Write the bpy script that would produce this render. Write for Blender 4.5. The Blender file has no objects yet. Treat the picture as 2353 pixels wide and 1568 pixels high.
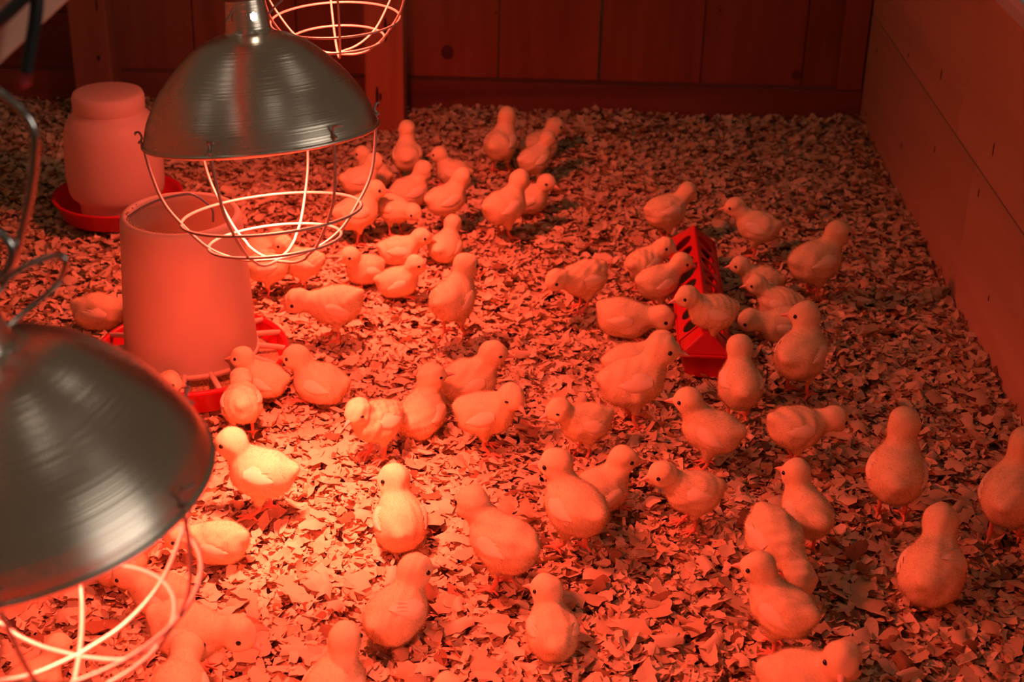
import bpy, math
import numpy as np
from mathutils import Matrix, Vector

sc = bpy.context.scene
COL = sc.collection
PI = math.pi

# ---- camera -------------------------------------------------------------------
W_, H_ = 2353, 1568
FPX = 55 / 36 * W_
CAM = np.array([0, 0, 1.2])
_p, _r, _y = np.radians([26.95, 1.28, .81])
_cp, _sp = np.cos(_p), np.sin(_p)
FWD = np.array([-np.sin(_y) * _cp, np.cos(_y) * _cp, -_sp])
RGT = np.array([np.cos(_y), np.sin(_y), 0]); UPV = np.cross(RGT, FWD)
RGT, UPV = RGT * np.cos(_r) + UPV * np.sin(_r), -RGT * np.sin(_r) + UPV * np.cos(_r)
cd = bpy.data.cameras.new('camera'); cam = bpy.data.objects.new('camera', cd); COL.objects.link(cam)
M = Matrix.Identity(4)
for i in range(3):
    M[i][0], M[i][1], M[i][2], M[i][3] = RGT[i], UPV[i], -FWD[i], CAM[i]
cam.matrix_world = M
cd.lens = 55; cd.sensor_width = 36; cd.sensor_fit = 'HORIZONTAL'; cd.clip_start = .05
cd.dof.use_dof = True; cd.dof.focus_distance = 2.12; cd.dof.aperture_fstop = 7.1
sc.camera = cam

# ---- view, world, room light ----------------------------------------------------
sc.view_settings.view_transform = 'Standard'; sc.view_settings.look = 'None'
sc.view_settings.exposure = 0.0; sc.view_settings.gamma = 1.0; sc.view_settings.use_curve_mapping = False
sc.cycles.use_denoising = True
sc.cycles.max_bounces = 6; sc.cycles.diffuse_bounces = 3; sc.cycles.glossy_bounces = 2; sc.cycles.transmission_bounces = 2; sc.cycles.transparent_max_bounces = 5
wd = bpy.data.worlds.new('world'); sc.world = wd; wd.use_nodes = True
bg = wd.node_tree.nodes['Background']; bg.inputs[0].default_value = (1.0, .70, .46, 1); bg.inputs[1].default_value = .064
LAMP_W, BEAM_W = 39.0, 122.0       # each red heat bulb: wide glow and reflector beam
LAMP_RGB = (1.0, .088, .054)
def window_light(name, loc, aim, sx, sy, watts):
    l = bpy.data.lights.new(name, 'AREA'); l.shape = 'RECTANGLE'; l.size = sx; l.size_y = sy
    l.energy = watts; l.color = (1.0, .92, .82)
    o = bpy.data.objects.new(name, l); COL.objects.link(o); o.location = loc
    o.rotation_euler = (Vector(aim) - Vector(loc)).to_track_quat('-Z', 'Y').to_euler()
window_light('daylight_window', (6.0, -1.5, 1.85), (-.36, 1.2, .9), 4.0, 2.2, 62)
for lx, ly in ((-1.75, 1.85), (1.05, 2.65), (-1.35, .0), (.55, .35), (-3.3, .75), (2.4, .6)):
    window_light('ceiling_tube_light', (lx, ly, 3.5), (lx, ly, 0), .14, .9, .75)

# ---- helpers ----------------------------------------------------------------------
def ray(px, py): return FWD + RGT * (px - W_ / 2) / FPX - UPV * (py - H_ / 2) / FPX
def at_z(px, py, z): d = ray(px, py); return CAM + d * (z - CAM[2]) / d[2]
def at_x(px, py, x): d = ray(px, py); return CAM + d * x / d[0]
def at_y(px, py, y): d = ray(px, py); return CAM + d * y / d[1]

def mesh_np(name, V, F, smooth=True, normals=None):
    """F: list of int arrays (n,3) or (n,4)"""
    V = np.asarray(V, np.float32); me = bpy.data.meshes.new(name)
    F = [np.asarray(f, np.int32) for f in F if len(f)]
    loops = np.concatenate([f.ravel() for f in F]); cnt = np.concatenate([np.full(len(f), f.shape[1], np.int32) for f in F])
    st = np.concatenate([[0], np.cumsum(cnt)[:-1]]).astype(np.int32)
    me.vertices.add(len(V)); me.vertices.foreach_set('co', V.ravel())
    me.loops.add(len(loops)); me.loops.foreach_set('vertex_index', loops)
    me.polygons.add(len(cnt)); me.polygons.foreach_set('loop_start', st); me.polygons.foreach_set('loop_total', cnt)
    me.polygons.foreach_set('use_smooth', np.full(len(cnt), smooth))
    me.update(calc_edges=True)
    if normals is not None: me.normals_split_custom_set_from_vertices(np.asarray(normals, np.float32).tolist())
    return me
class MB:
    def __init__(s): s.V = []; s.Q = []; s.T = []; s.n = 0
    def add(s, V, Q=(), T=()):
        V = np.asarray(V, float)
        if len(Q): s.Q.append(np.asarray(Q) + s.n)
        if len(T): s.T.append(np.asarray(T) + s.n)
        s.V.append(V); s.n += len(V); return s
    def box(s, x0, x1, y0, y1, z0, z1):
        V = [(x, y, z) for x in (x0, x1) for y in (y0, y1) for z in (z0, z1)]
        return s.add(V, [(0, 1, 3, 2), (4, 6, 7, 5), (0, 4, 5, 1), (2, 3, 7, 6), (0, 2, 6, 4), (1, 5, 7, 3)])
    def grid(s, P, cu=False, cv=False, flip=False):
        P = np.asarray(P, float); nu, nv = P.shape[:2]; Q = []
        for i in range(nu if cu else nu - 1):
            for j in range(nv if cv else nv - 1):
                a, b, c, d = i * nv + j, ((i + 1) % nu) * nv + j, ((i + 1) % nu) * nv + (j + 1) % nv, i * nv + (j + 1) % nv
                Q.append((a, d, c, b) if flip else (a, b, c, d))
        return s.add(P.reshape(-1, 3), Q)
    def lathe(s, prof, n=48, keep=None):
        t = np.linspace(0, 2 * PI, n, endpoint=False); prof = np.asarray(prof, float)
        P = np.stack([prof[:, 0][:, None] * np.cos(t), prof[:, 0][:, None] * np.sin(t), np.repeat(prof[:, 1][:, None], n, 1)], -1)
        if keep is None: return s.grid(P, cv=True, flip=False)
        m = len(prof); Q = []
        for i in range(m - 1):
            for j in range(n):
                c = (P[i, j] + P[i + 1, (j + 1) % n]) / 2
                if keep(c): Q.append((i * n + j, (i + 1) * n + j, (i + 1) * n + (j + 1) % n, i * n + (j + 1) % n))
        return s.add(P.reshape(-1, 3), Q)
    def tube(s, pts, r, n=8, closed=False):
        P = np.asarray(pts, float); m = len(P); r = np.broadcast_to(r, (m,))
        tg = (np.roll(P, -1, 0) - np.roll(P, 1, 0)) if closed else np.gradient(P, axis=0)
        tg /= np.linalg.norm(tg, axis=1, keepdims=True) + 1e-12
        u = np.cross(tg[0], [.3, .2, .9]); u /= np.linalg.norm(u); R = []
        for i in range(m):
            u = u - tg[i] * (u @ tg[i]); u /= np.linalg.norm(u) + 1e-12; v = np.cross(tg[i], u)
            a = np.linspace(0, 2 * PI, n, endpoint=False)
            R.append(P[i] + r[i] * (np.cos(a)[:, None] * u + np.sin(a)[:, None] * v))
        s.grid(R, cu=closed, cv=True, flip=True)
        if not closed:
            for i, fl in ((0, 0), (m - 1, 1)):
                b = np.vstack([P[i:i + 1], R[i]]); s.add(b, T=[(0, 1 + (k + 1) % n, 1 + k) if fl == 0 else (0, 1 + k, 1 + (k + 1) % n) for k in range(n)])
        return s
    def ball(s, c, r, n=10, m=7):
        r = np.broadcast_to(r, (3,)); t = np.linspace(0, PI, m); pr = np.stack([np.sin(t), np.cos(t)], 1)
        t2 = np.linspace(0, 2 * PI, n, endpoint=False)
        P = np.stack([pr[:, 0][:, None] * np.cos(t2), pr[:, 0][:, None] * np.sin(t2), np.repeat(pr[:, 1][:, None], n, 1)], -1)
        return s.grid(P * r + np.asarray(c), cv=True)
    def mesh(s, name, smooth=True):
        return mesh_np(name, np.concatenate(s.V), ([np.concatenate(s.Q)] if s.Q else []) + ([np.concatenate(s.T)] if s.T else []), smooth)
    def build(s, name, m, parent=None, smooth=True, bevel=0):
        o = link(name, s.mesh(name, smooth), m, parent)
        if bevel:
            b = o.modifiers.new('bevel', 'BEVEL'); b.width = bevel; b.segments = 2; b.limit_method = 'ANGLE'
        return o
def link(name, me, m=None, parent=None):
    o = bpy.data.objects.new(name, me); COL.objects.link(o)
    if m is not None and me is not None and not me.materials: me.materials.append(m)
    if parent is not None: o.parent = parent
    return o
def thing(name, label, cat, loc=(0, 0, 0), group=None):
    o = bpy.data.objects.new(name, None); COL.objects.link(o); o.location = loc; o.empty_display_size = .03
    return tag(o, label, cat, group)
def tag(o, label, cat, group=None):
    o['label'] = label; o['category'] = cat
    if group: o['group'] = group
    return o
def struct(o): o['kind'] = 'structure'; return o
def catmull(pts, k=8):
    P = np.asarray(pts, float); P = np.vstack([2 * P[0] - P[1], P, 2 * P[-1] - P[-2]]); out = []
    for i in range(1, len(P) - 2):
        for t in np.linspace(0, 1, k, endpoint=False):
            a, b, c, d = P[i - 1], P[i], P[i + 1], P[i + 2]
            out.append(.5 * (2 * b + (c - a) * t + (2 * a - 5 * b + 4 * c - d) * t * t + (3 * b - a - 3 * c + d) * t ** 3))
    out.append(P[-2]); return np.array(out)

# ---- materials -----------------------------------------------------------------------
def mat(name, rgb, rough=.6, metal=0, spec=.5, **kw):
    m = bpy.data.materials.new(name); m.use_nodes = True; b = m.node_tree.nodes['Principled BSDF']
    b.inputs['Base Color'].default_value = (*rgb, 1); b.inputs['Roughness'].default_value = rough
    b.inputs['Metallic'].default_value = metal; b.inputs['Specular IOR Level'].default_value = spec
    for k, v in kw.items(): b.inputs[k.replace('_', ' ')].default_value = v
    return m
def nd(m, t, **kw):
    n = m.node_tree.nodes.new(t)
    for k, v in kw.items(): setattr(n, k, v)
    return n
def lk(m, a, b): m.node_tree.links.new(a, b)
def bsdf(m): return m.node_tree.nodes['Principled BSDF']
def wood(name, dark, light, scale, rough=.75, grain=1.0, bump=.25):
    m = mat(name, light, rough, spec=.25)
    tc = nd(m, 'ShaderNodeTexCoord'); oi = nd(m, 'ShaderNodeObjectInfo'); mp = nd(m, 'ShaderNodeMapping'); mp.inputs['Scale'].default_value = scale
    ad = nd(m, 'ShaderNodeVectorMath'); sc_ = nd(m, 'ShaderNodeVectorMath', operation='SCALE'); sc_.inputs['Scale'].default_value = 9
    cx = nd(m, 'ShaderNodeCombineXYZ')
    for i in range(3): lk(m, oi.outputs['Random'], cx.inputs[i])
    lk(m, cx.outputs[0], sc_.inputs[0]); lk(m, tc.outputs['Object'], mp.inputs[0]); lk(m, mp.outputs[0], ad.inputs[0]); lk(m, sc_.outputs[0], ad.inputs[1])
    n1 = nd(m, 'ShaderNodeTexNoise'); n1.inputs['Scale'].default_value = 1; n1.inputs['Detail'].default_value = 7; n1.inputs['Distortion'].default_value = .8
    lk(m, ad.outputs[0], n1.inputs['Vector'])
    cr = nd(m, 'ShaderNodeValToRGB'); cr.color_ramp.elements[0].position = .32; cr.color_ramp.elements[1].position = .66
    cr.color_ramp.elements[0].color = (*dark, 1); cr.color_ramp.elements[1].color = (*light, 1)
    lk(m, n1.outputs['Fac'], cr.inputs[0])
    hs = nd(m, 'ShaderNodeHueSaturation'); mr = nd(m, 'ShaderNodeMapRange'); mr.inputs['To Min'].default_value = .78; mr.inputs['To Max'].default_value = 1.15
    lk(m, oi.outputs['Random'], mr.inputs[0]); lk(m, mr.outputs[0], hs.inputs['Value']); lk(m, cr.outputs[0], hs.inputs['Color'])
    lk(m, hs.outputs[0], bsdf(m).inputs['Base Color'])
    bp = nd(m, 'ShaderNodeBump'); bp.inputs['Strength'].default_value = bump; bp.inputs['Distance'].default_value = .002
    lk(m, n1.outputs['Fac'], bp.inputs['Height']); lk(m, bp.outputs[0], bsdf(m).inputs['Normal'])
    return m
M_CEDAR = wood('red_stained_boards', (.32, .085, .045), (.50, .14, .07), (9, 9, .9))
M_CEDARH = wood('red_stained_plate', (.20, .06, .04), (.34, .10, .06), (.9, 9, 12))
M_POST = wood('red_brown_post', (.30, .09, .045), (.46, .14, .07), (16, 16, 1.2))
M_PINE = wood('pale_pine_plank', (.56, .34, .21), (.66, .41, .26), (10, .6, 8), bump=.1)
M_RAIL = wood('bare_pine_rail', (.66, .50, .38), (.80, .64, .50), (14, .8, 14), bump=.1)
M_GREY = wood('weathered_grey_wood', (.60, .58, .55), (.84, .82, .78), (30, 1.2, 30))
M_KNOT2 = mat('board_knot', (.15, .035, .02), .8)
M_KNOT = mat('knot', (.05, .018, .01), .8)
def metal_spun(name, rgb, rough):
    m = mat(name, rgb, rough, 1.0)
    tc = nd(m, 'ShaderNodeTexCoord'); sx = nd(m, 'ShaderNodeSeparateXYZ'); lk(m, tc.outputs['Object'], sx.inputs[0])
    cb = nd(m, 'ShaderNodeCombineXYZ'); mu = nd(m, 'ShaderNodeMath', operation='MULTIPLY'); mu.inputs[1].default_value = 420
    lk(m, sx.outputs['Z'], mu.inputs[0]); lk(m, mu.outputs[0], cb.inputs[2])
    n = nd(m, 'ShaderNodeTexNoise'); n.inputs['Scale'].default_value = 1; n.inputs['Detail'].default_value = 3; lk(m, cb.outputs[0], n.inputs['Vector'])
    bp = nd(m, 'ShaderNodeBump'); bp.inputs['Strength'].default_value = .55; bp.inputs['Distance'].default_value = .0012
    lk(m, n.outputs['Fac'], bp.inputs['Height']); lk(m, bp.outputs[0], bsdf(m).inputs['Normal'])
    n2 = nd(m, 'ShaderNodeTexNoise'); n2.inputs['Scale'].default_value = 26; n2.inputs['Detail'].default_value = 5; lk(m, tc.outputs['Object'], n2.inputs['Vector'])
    mr = nd(m, 'ShaderNodeMapRange'); mr.inputs['To Min'].default_value = rough - .06; mr.inputs['To Max'].default_value = rough + .1
    lk(m, n2.outputs['Fac'], mr.inputs[0]); lk(m, mr.outputs[0], bsdf(m).inputs['Roughness'])
    return m
M_ALU = metal_spun('spun_aluminium', (.90, .77, .63), .26)
M_STEEL = mat('galvanised_wire', (.34, .29, .23), .42, .4)
M_DARKWIRE = mat('dark_steel_wire', (.34, .30, .28), .4, .45)
M_CHROME = mat('chromed_wire', (.62, .58, .56), .16, 1.0)
M_SOCKET = mat('brown_socket', (.22, .12, .08), .45)
M_BLACK = mat('black_rubber', (.012, .012, .014), .5)
M_REDP = mat('red_plastic', (.62, .012, .022), .35, spec=.4)
M_REDTIP = mat('red_rubber_tip', (.30, .01, .015), .6)
def plastic(name, rgb, tr):
    m = mat(name, rgb, .5, spec=.3); out = m.node_tree.nodes['Material Output']
    t = nd(m, 'ShaderNodeBsdfTranslucent'); t.inputs[0].default_value = (*rgb, 1)
    mx = nd(m, 'ShaderNodeMixShader'); mx.inputs[0].default_value = tr
    lk(m, bsdf(m).outputs[0], mx.inputs[1]); lk(m, t.outputs[0], mx.inputs[2]); lk(m, mx.outputs[0], out.inputs[0]); return m
M_HOPPER = plastic('milky_plastic', (.80, .66, .50), .45)
M_JUG = plastic('frosted_jug_plastic', (.82, .66, .52), .45)
M_BARS = plastic('pale_plastic_bars', (.84, .66, .46), .2)
def emit(name, rgb, s):
    m = bpy.data.materials.new(name); m.use_nodes = True; nt = m.node_tree; nt.nodes.clear()
    e = nt.nodes.new('ShaderNodeEmission'); e.inputs[0].default_value = (*rgb, 1); e.inputs[1].default_value = s
    o = nt.nodes.new('ShaderNodeOutputMaterial'); nt.links.new(e.outputs[0], o.inputs[0]); return m
M_BULBNECK = emit('lit_bulb_neck', (1, .86, .66), 9)
M_BULB = emit('lit_red_bulb_glass', (1, .10, .05), 6)
# chick
M_BODY = mat('chick_down', (.90, .70, .40), .95, spec=.1, Subsurface_Weight=0.0)
bsdf(M_BODY).inputs['Subsurface Radius'].default_value = (1, .6, .35)
M_FUZZ = plastic('chick_fuzz', (.94, .76, .46), .35); bsdf(M_FUZZ).inputs['Roughness'].default_value = 1; bsdf(M_FUZZ).inputs['Specular IOR Level'].default_value = .05
_tp = nd(M_FUZZ, 'ShaderNodeBsdfTransparent'); _mx = nd(M_FUZZ, 'ShaderNodeMixShader'); _mx.inputs[0].default_value = .45; _out = M_FUZZ.node_tree.nodes['Material Output']
_src = _out.inputs[0].links[0].from_socket; lk(M_FUZZ, _src, _mx.inputs[1]); lk(M_FUZZ, _tp.outputs[0], _mx.inputs[2]); lk(M_FUZZ, _mx.outputs[0], _out.inputs[0])
M_WING = mat('chick_wing_down', (.95, .79, .52), .95, spec=.08)
M_LEG = mat('chick_leg_skin', (.78, .28, .17), .55, spec=.3)
M_BEAK = mat('chick_beak', (.86, .50, .36), .4, spec=.4)
M_EYE = mat('chick_eye', (.006, .004, .004), .12, spec=.6)
M_SPOT = mat('dark_down_spot', (.05, .03, .02), .9)
def attr_mat(name, rough, bumps):
    m = mat(name, (.7, .5, .3), rough, spec=.2)
    a = nd(m, 'ShaderNodeAttribute', attribute_name='tint'); tc = nd(m, 'ShaderNodeTexCoord')
    n = nd(m, 'ShaderNodeTexNoise'); n.inputs['Scale'].default_value = 420; n.inputs['Detail'].default_value = 4; lk(m, tc.outputs['Object'], n.inputs['Vector'])
    mx = nd(m, 'ShaderNodeMix', data_type='RGBA', blend_type='MULTIPLY'); mx.inputs[0].default_value = 1
    mr = nd(m, 'ShaderNodeMapRange'); mr.inputs['To Min'].default_value = .74; mr.inputs['To Max'].default_value = 1.16; lk(m, n.outputs['Fac'], mr.inputs[0])
    lk(m, a.outputs['Color'], mx.inputs[6]); lk(m, mr.outputs[0], mx.inputs[7]); lk(m, mx.outputs[2], bsdf(m).inputs['Base Color'])
    bp = nd(m, 'ShaderNodeBump'); bp.inputs['Strength'].default_value = bumps; bp.inputs['Distance'].default_value = .0008
    lk(m, n.outputs['Fac'], bp.inputs['Height']); lk(m, bp.outputs[0], bsdf(m).inputs['Normal']); return m
M_SHAV = attr_mat('pine_shavings', .85, .4)
def noise_mat(name, c0, c1, scale, bump=.6, dist=.004):
    m = mat(name, c0, .9, spec=.15); tc = nd(m, 'ShaderNodeTexCoord')
    n = nd(m, 'ShaderNodeTexNoise'); n.inputs['Scale'].default_value = scale; n.inputs['Detail'].default_value = 6; lk(m, tc.outputs['Object'], n.inputs['Vector'])
    cr = nd(m, 'ShaderNodeValToRGB'); cr.color_ramp.elements[0].position = .36; cr.color_ramp.elements[1].position = .64
    cr.color_ramp.elements[0].color = (*c0, 1); cr.color_ramp.elements[1].color = (*c1, 1); lk(m, n.outputs['Fac'], cr.inputs[0]); lk(m, cr.outputs[0], bsdf(m).inputs['Base Color'])
    bp = nd(m, 'ShaderNodeBump'); bp.inputs['Strength'].default_value = bump; bp.inputs['Distance'].default_value = dist
    lk(m, n.outputs['Fac'], bp.inputs['Height']); lk(m, bp.outputs[0], bsdf(m).inputs['Normal']); return m
M_BED = noise_mat('litter_bed', (.20, .10, .05), (.55, .36, .20), 60)
M_FEED = noise_mat('crumbled_feed', (.34, .20, .09), (.66, .46, .26), 260, .8, .002)
M_GRASS = noise_mat('yard_ground', (.05, .07, .03), (.14, .16, .08), 14)
# ---- chick geometry (numpy) -------------------------------------------------
PRE = {'alert': (76, .046, 2), 'up': (62, .0425, -6), 'mid': (40, .044, -10), 'low': (4, .047, -25),
       'peck': (-38, .056, -50), 'tuck': (52, .032, -18)}
def rotz(a):
    c, s = np.cos(a), np.sin(a); return np.array([[c, -s, 0], [s, c, 0], [0, 0, 1.]])
def roty(a):            # positive pitches the nose (+X) up
    c, s = np.cos(a), np.sin(a); return np.array([[c, 0, -s], [0, 1, 0], [s, 0, c]])
def ell(P, c, r, R=None):
    q = P - c
    if R is not None: q = q @ R
    r = np.asarray(r)
    a = q / r; k0 = np.sqrt((a * a).sum(-1)); a = q / (r * r); k1 = np.sqrt((a * a).sum(-1)) + 1e-9
    return k0 * (k0 - 1) / k1
def cap(P, a, b, ra, rb):
    ba = b - a; t = np.clip(((P - a) @ ba) / (ba @ ba), 0, 1)
    q = P - a - t[..., None] * ba
    return np.sqrt((q * q).sum(-1)) - (ra + (rb - ra) * t)
def smin(a, b, k):
    h = np.maximum(k - np.abs(a - b), 0) / k; return np.minimum(a, b) - h * h * k * .25
class Pose:
    def __init__(s, stand, neck, ny=0, hd=0, pitch=None, seed=0, hp=None, fat=1.0):
        el, L, hpd = PRE[neck]; s.stand = stand; s.seed = seed; s.fat = fat * (1.04 if stand else 1.13)
        bp = {'peck': -16, 'low': -7, 'alert': 10, 'up': 7, 'mid': 3, 'tuck': 5}[neck] if pitch is None else pitch
        s.zb = .0830 if stand else .0400
        s.R = roty(np.radians(bp)); s.c = np.array([-.004, 0, s.zb])
        s.T = lambda p: s.c + s.R @ (np.array(p, float) - np.array([-.004, 0, 0]))
        nb = s.T((.026, 0, .012)); e, n = np.radians(el), np.radians(ny)
        s.nb = nb; s.h = nb + L * np.array([np.cos(e) * np.cos(n), np.cos(e) * np.sin(n), np.sin(e)])
        s.h[2] = max(s.h[2], .028)
        s.Rh = rotz(np.radians(ny + hd)) @ roty(np.radians(hpd if hp is None else hp))
        s.fw = s.Rh[:, 0]
        rg = np.random.default_rng(seed); s.ph = rg.uniform(0, 6.28, (6, 3)); s.fr = rg.normal(size=(6, 3)) * 130
    def sdf(s, P, noise=True):
        f = s.fat
        d = ell(P, s.c, (.0445, .0370 * f, .0355 * f), s.R)
        d = smin(d, ell(P, s.T((.017, 0, -.004)), (.031, .0325 * f, .032), s.R), .014)
        d = smin(d, ell(P, s.T((-.024, 0, -.003)), (.029, .0325 * f, .0325), s.R), .014)
        d = smin(d, ell(P, s.T((-.048, 0, .013)), (.0135, .0115, .0085), s.R @ roty(-.35)), .018)
        d = smin(d, cap(P, s.nb - [0.004, 0, .006], s.h, .0265, .0180), .013)
        d = smin(d, ell(P, s.h + s.fw * .001, (.0258, .0235, .0238), s.Rh), .009)
        up = s.Rh[:, 2]
        d = smin(d, ell(P, s.h + s.fw * .0180 - up * .004, (.0105, .0100, .0095), s.Rh), .010)
        for sy in (1, -1):
            d = smin(d, ell(P, s.h + s.fw * .007 - up * .009 + s.Rh[:, 1] * sy * .011, (.010, .009, .009), s.Rh), .008)
            if s.stand:
                a = s.T((-.006, sy * .021, -.014)); b = np.array([.000, sy * .0185, s.zb - .046])
                d = smin(d, cap(P, a, b, .0185, .0068), .012)
        if noise:
            w = 0
            for k in range(6): w = w + np.sin((P @ s.fr[k]) + s.ph[k, 0])
            d = d - w * .00042
            d = np.maximum(d, .0015 - P[..., 2])
        return d
    def grad(s, P, e=.0012):
        g = np.zeros_like(P)
        for i in range(3):
            o = np.zeros(3); o[i] = e; g[:, i] = s.sdf(P + o) - s.sdf(P - o)
        return g / (np.linalg.norm(g, axis=1, keepdims=True) + 1e-9)
def surface_nets(f, lo, hi, h):
    ax = [np.arange(lo[i], hi[i] + h, h) for i in range(3)]
    G = np.stack(np.meshgrid(*ax, indexing='ij'), -1); V = f(G.reshape(-1, 3)).reshape(G.shape[:3])
    S = V < 0; nx, ny, nz = V.shape
    acc = np.zeros((nx - 1, ny - 1, nz - 1, 3)); cnt = np.zeros((nx - 1, ny - 1, nz - 1))
    for a in range(3):
        for o1 in (0, 1):
            for o2 in (0, 1):
                sl0 = [None] * 3; sl1 = [None] * 3; b, c = [i for i in range(3) if i != a]
                for i, o in ((b, o1), (c, o2)):
                    sl0[i] = sl1[i] = slice(o, V.shape[i] - 1 + o)
                sl0[a] = slice(0, V.shape[a] - 1); sl1[a] = slice(1, V.shape[a])
                v0, v1 = V[tuple(sl0)], V[tuple(sl1)]; m = (v0 < 0) != (v1 < 0)
                t = np.where(m, v0 / np.where(m, v0 - v1, 1), 0)
                off = np.zeros(acc.shape); off[..., a] = t; off[..., b] = o1; off[..., c] = o2
                acc += off * m[..., None]; cnt += m
    act = cnt > 0; idx = -np.ones(act.shape, int); idx[act] = np.arange(act.sum())
    base = np.stack(np.nonzero(act), 1)
    verts = np.array(lo) + (base + acc[act] / cnt[act][:, None]) * h
    faces = []
    for a in range(3):
        b, c = [(1, 2), (2, 0), (0, 1)][a]
        sl0 = [slice(1, n - 1) for n in V.shape]; sl1 = list(sl0)
        sl0[a] = slice(0, V.shape[a] - 1); sl1[a] = slice(1, V.shape[a])
        s0, s1 = S[tuple(sl0)], S[tuple(sl1)]; m = s0 != s1
        I = np.stack(np.nonzero(m), 1)
        for i in range(3):
            if i != a: I[:, i] += 1
        fl = s0[m]
        def cell(db, dc):
            J = I.copy(); J[:, b] += db; J[:, c] += dc; return idx[J[:, 0], J[:, 1], J[:, 2]]
        q = np.stack([cell(-1, -1), cell(0, -1), cell(0, 0), cell(-1, 0)], 1)
        q = np.where(fl[:, None], q, q[:, ::-1]); faces.append(q)
    return verts, np.concatenate(faces)
def chick_bounds(p):
    lo = np.minimum(np.array([-.085, -.048, -.002]), p.h - .040); hi = np.maximum(np.array([.062, .048, p.zb + .048]), p.h + .040)
    lo[2] = -.004; return lo, hi
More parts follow.
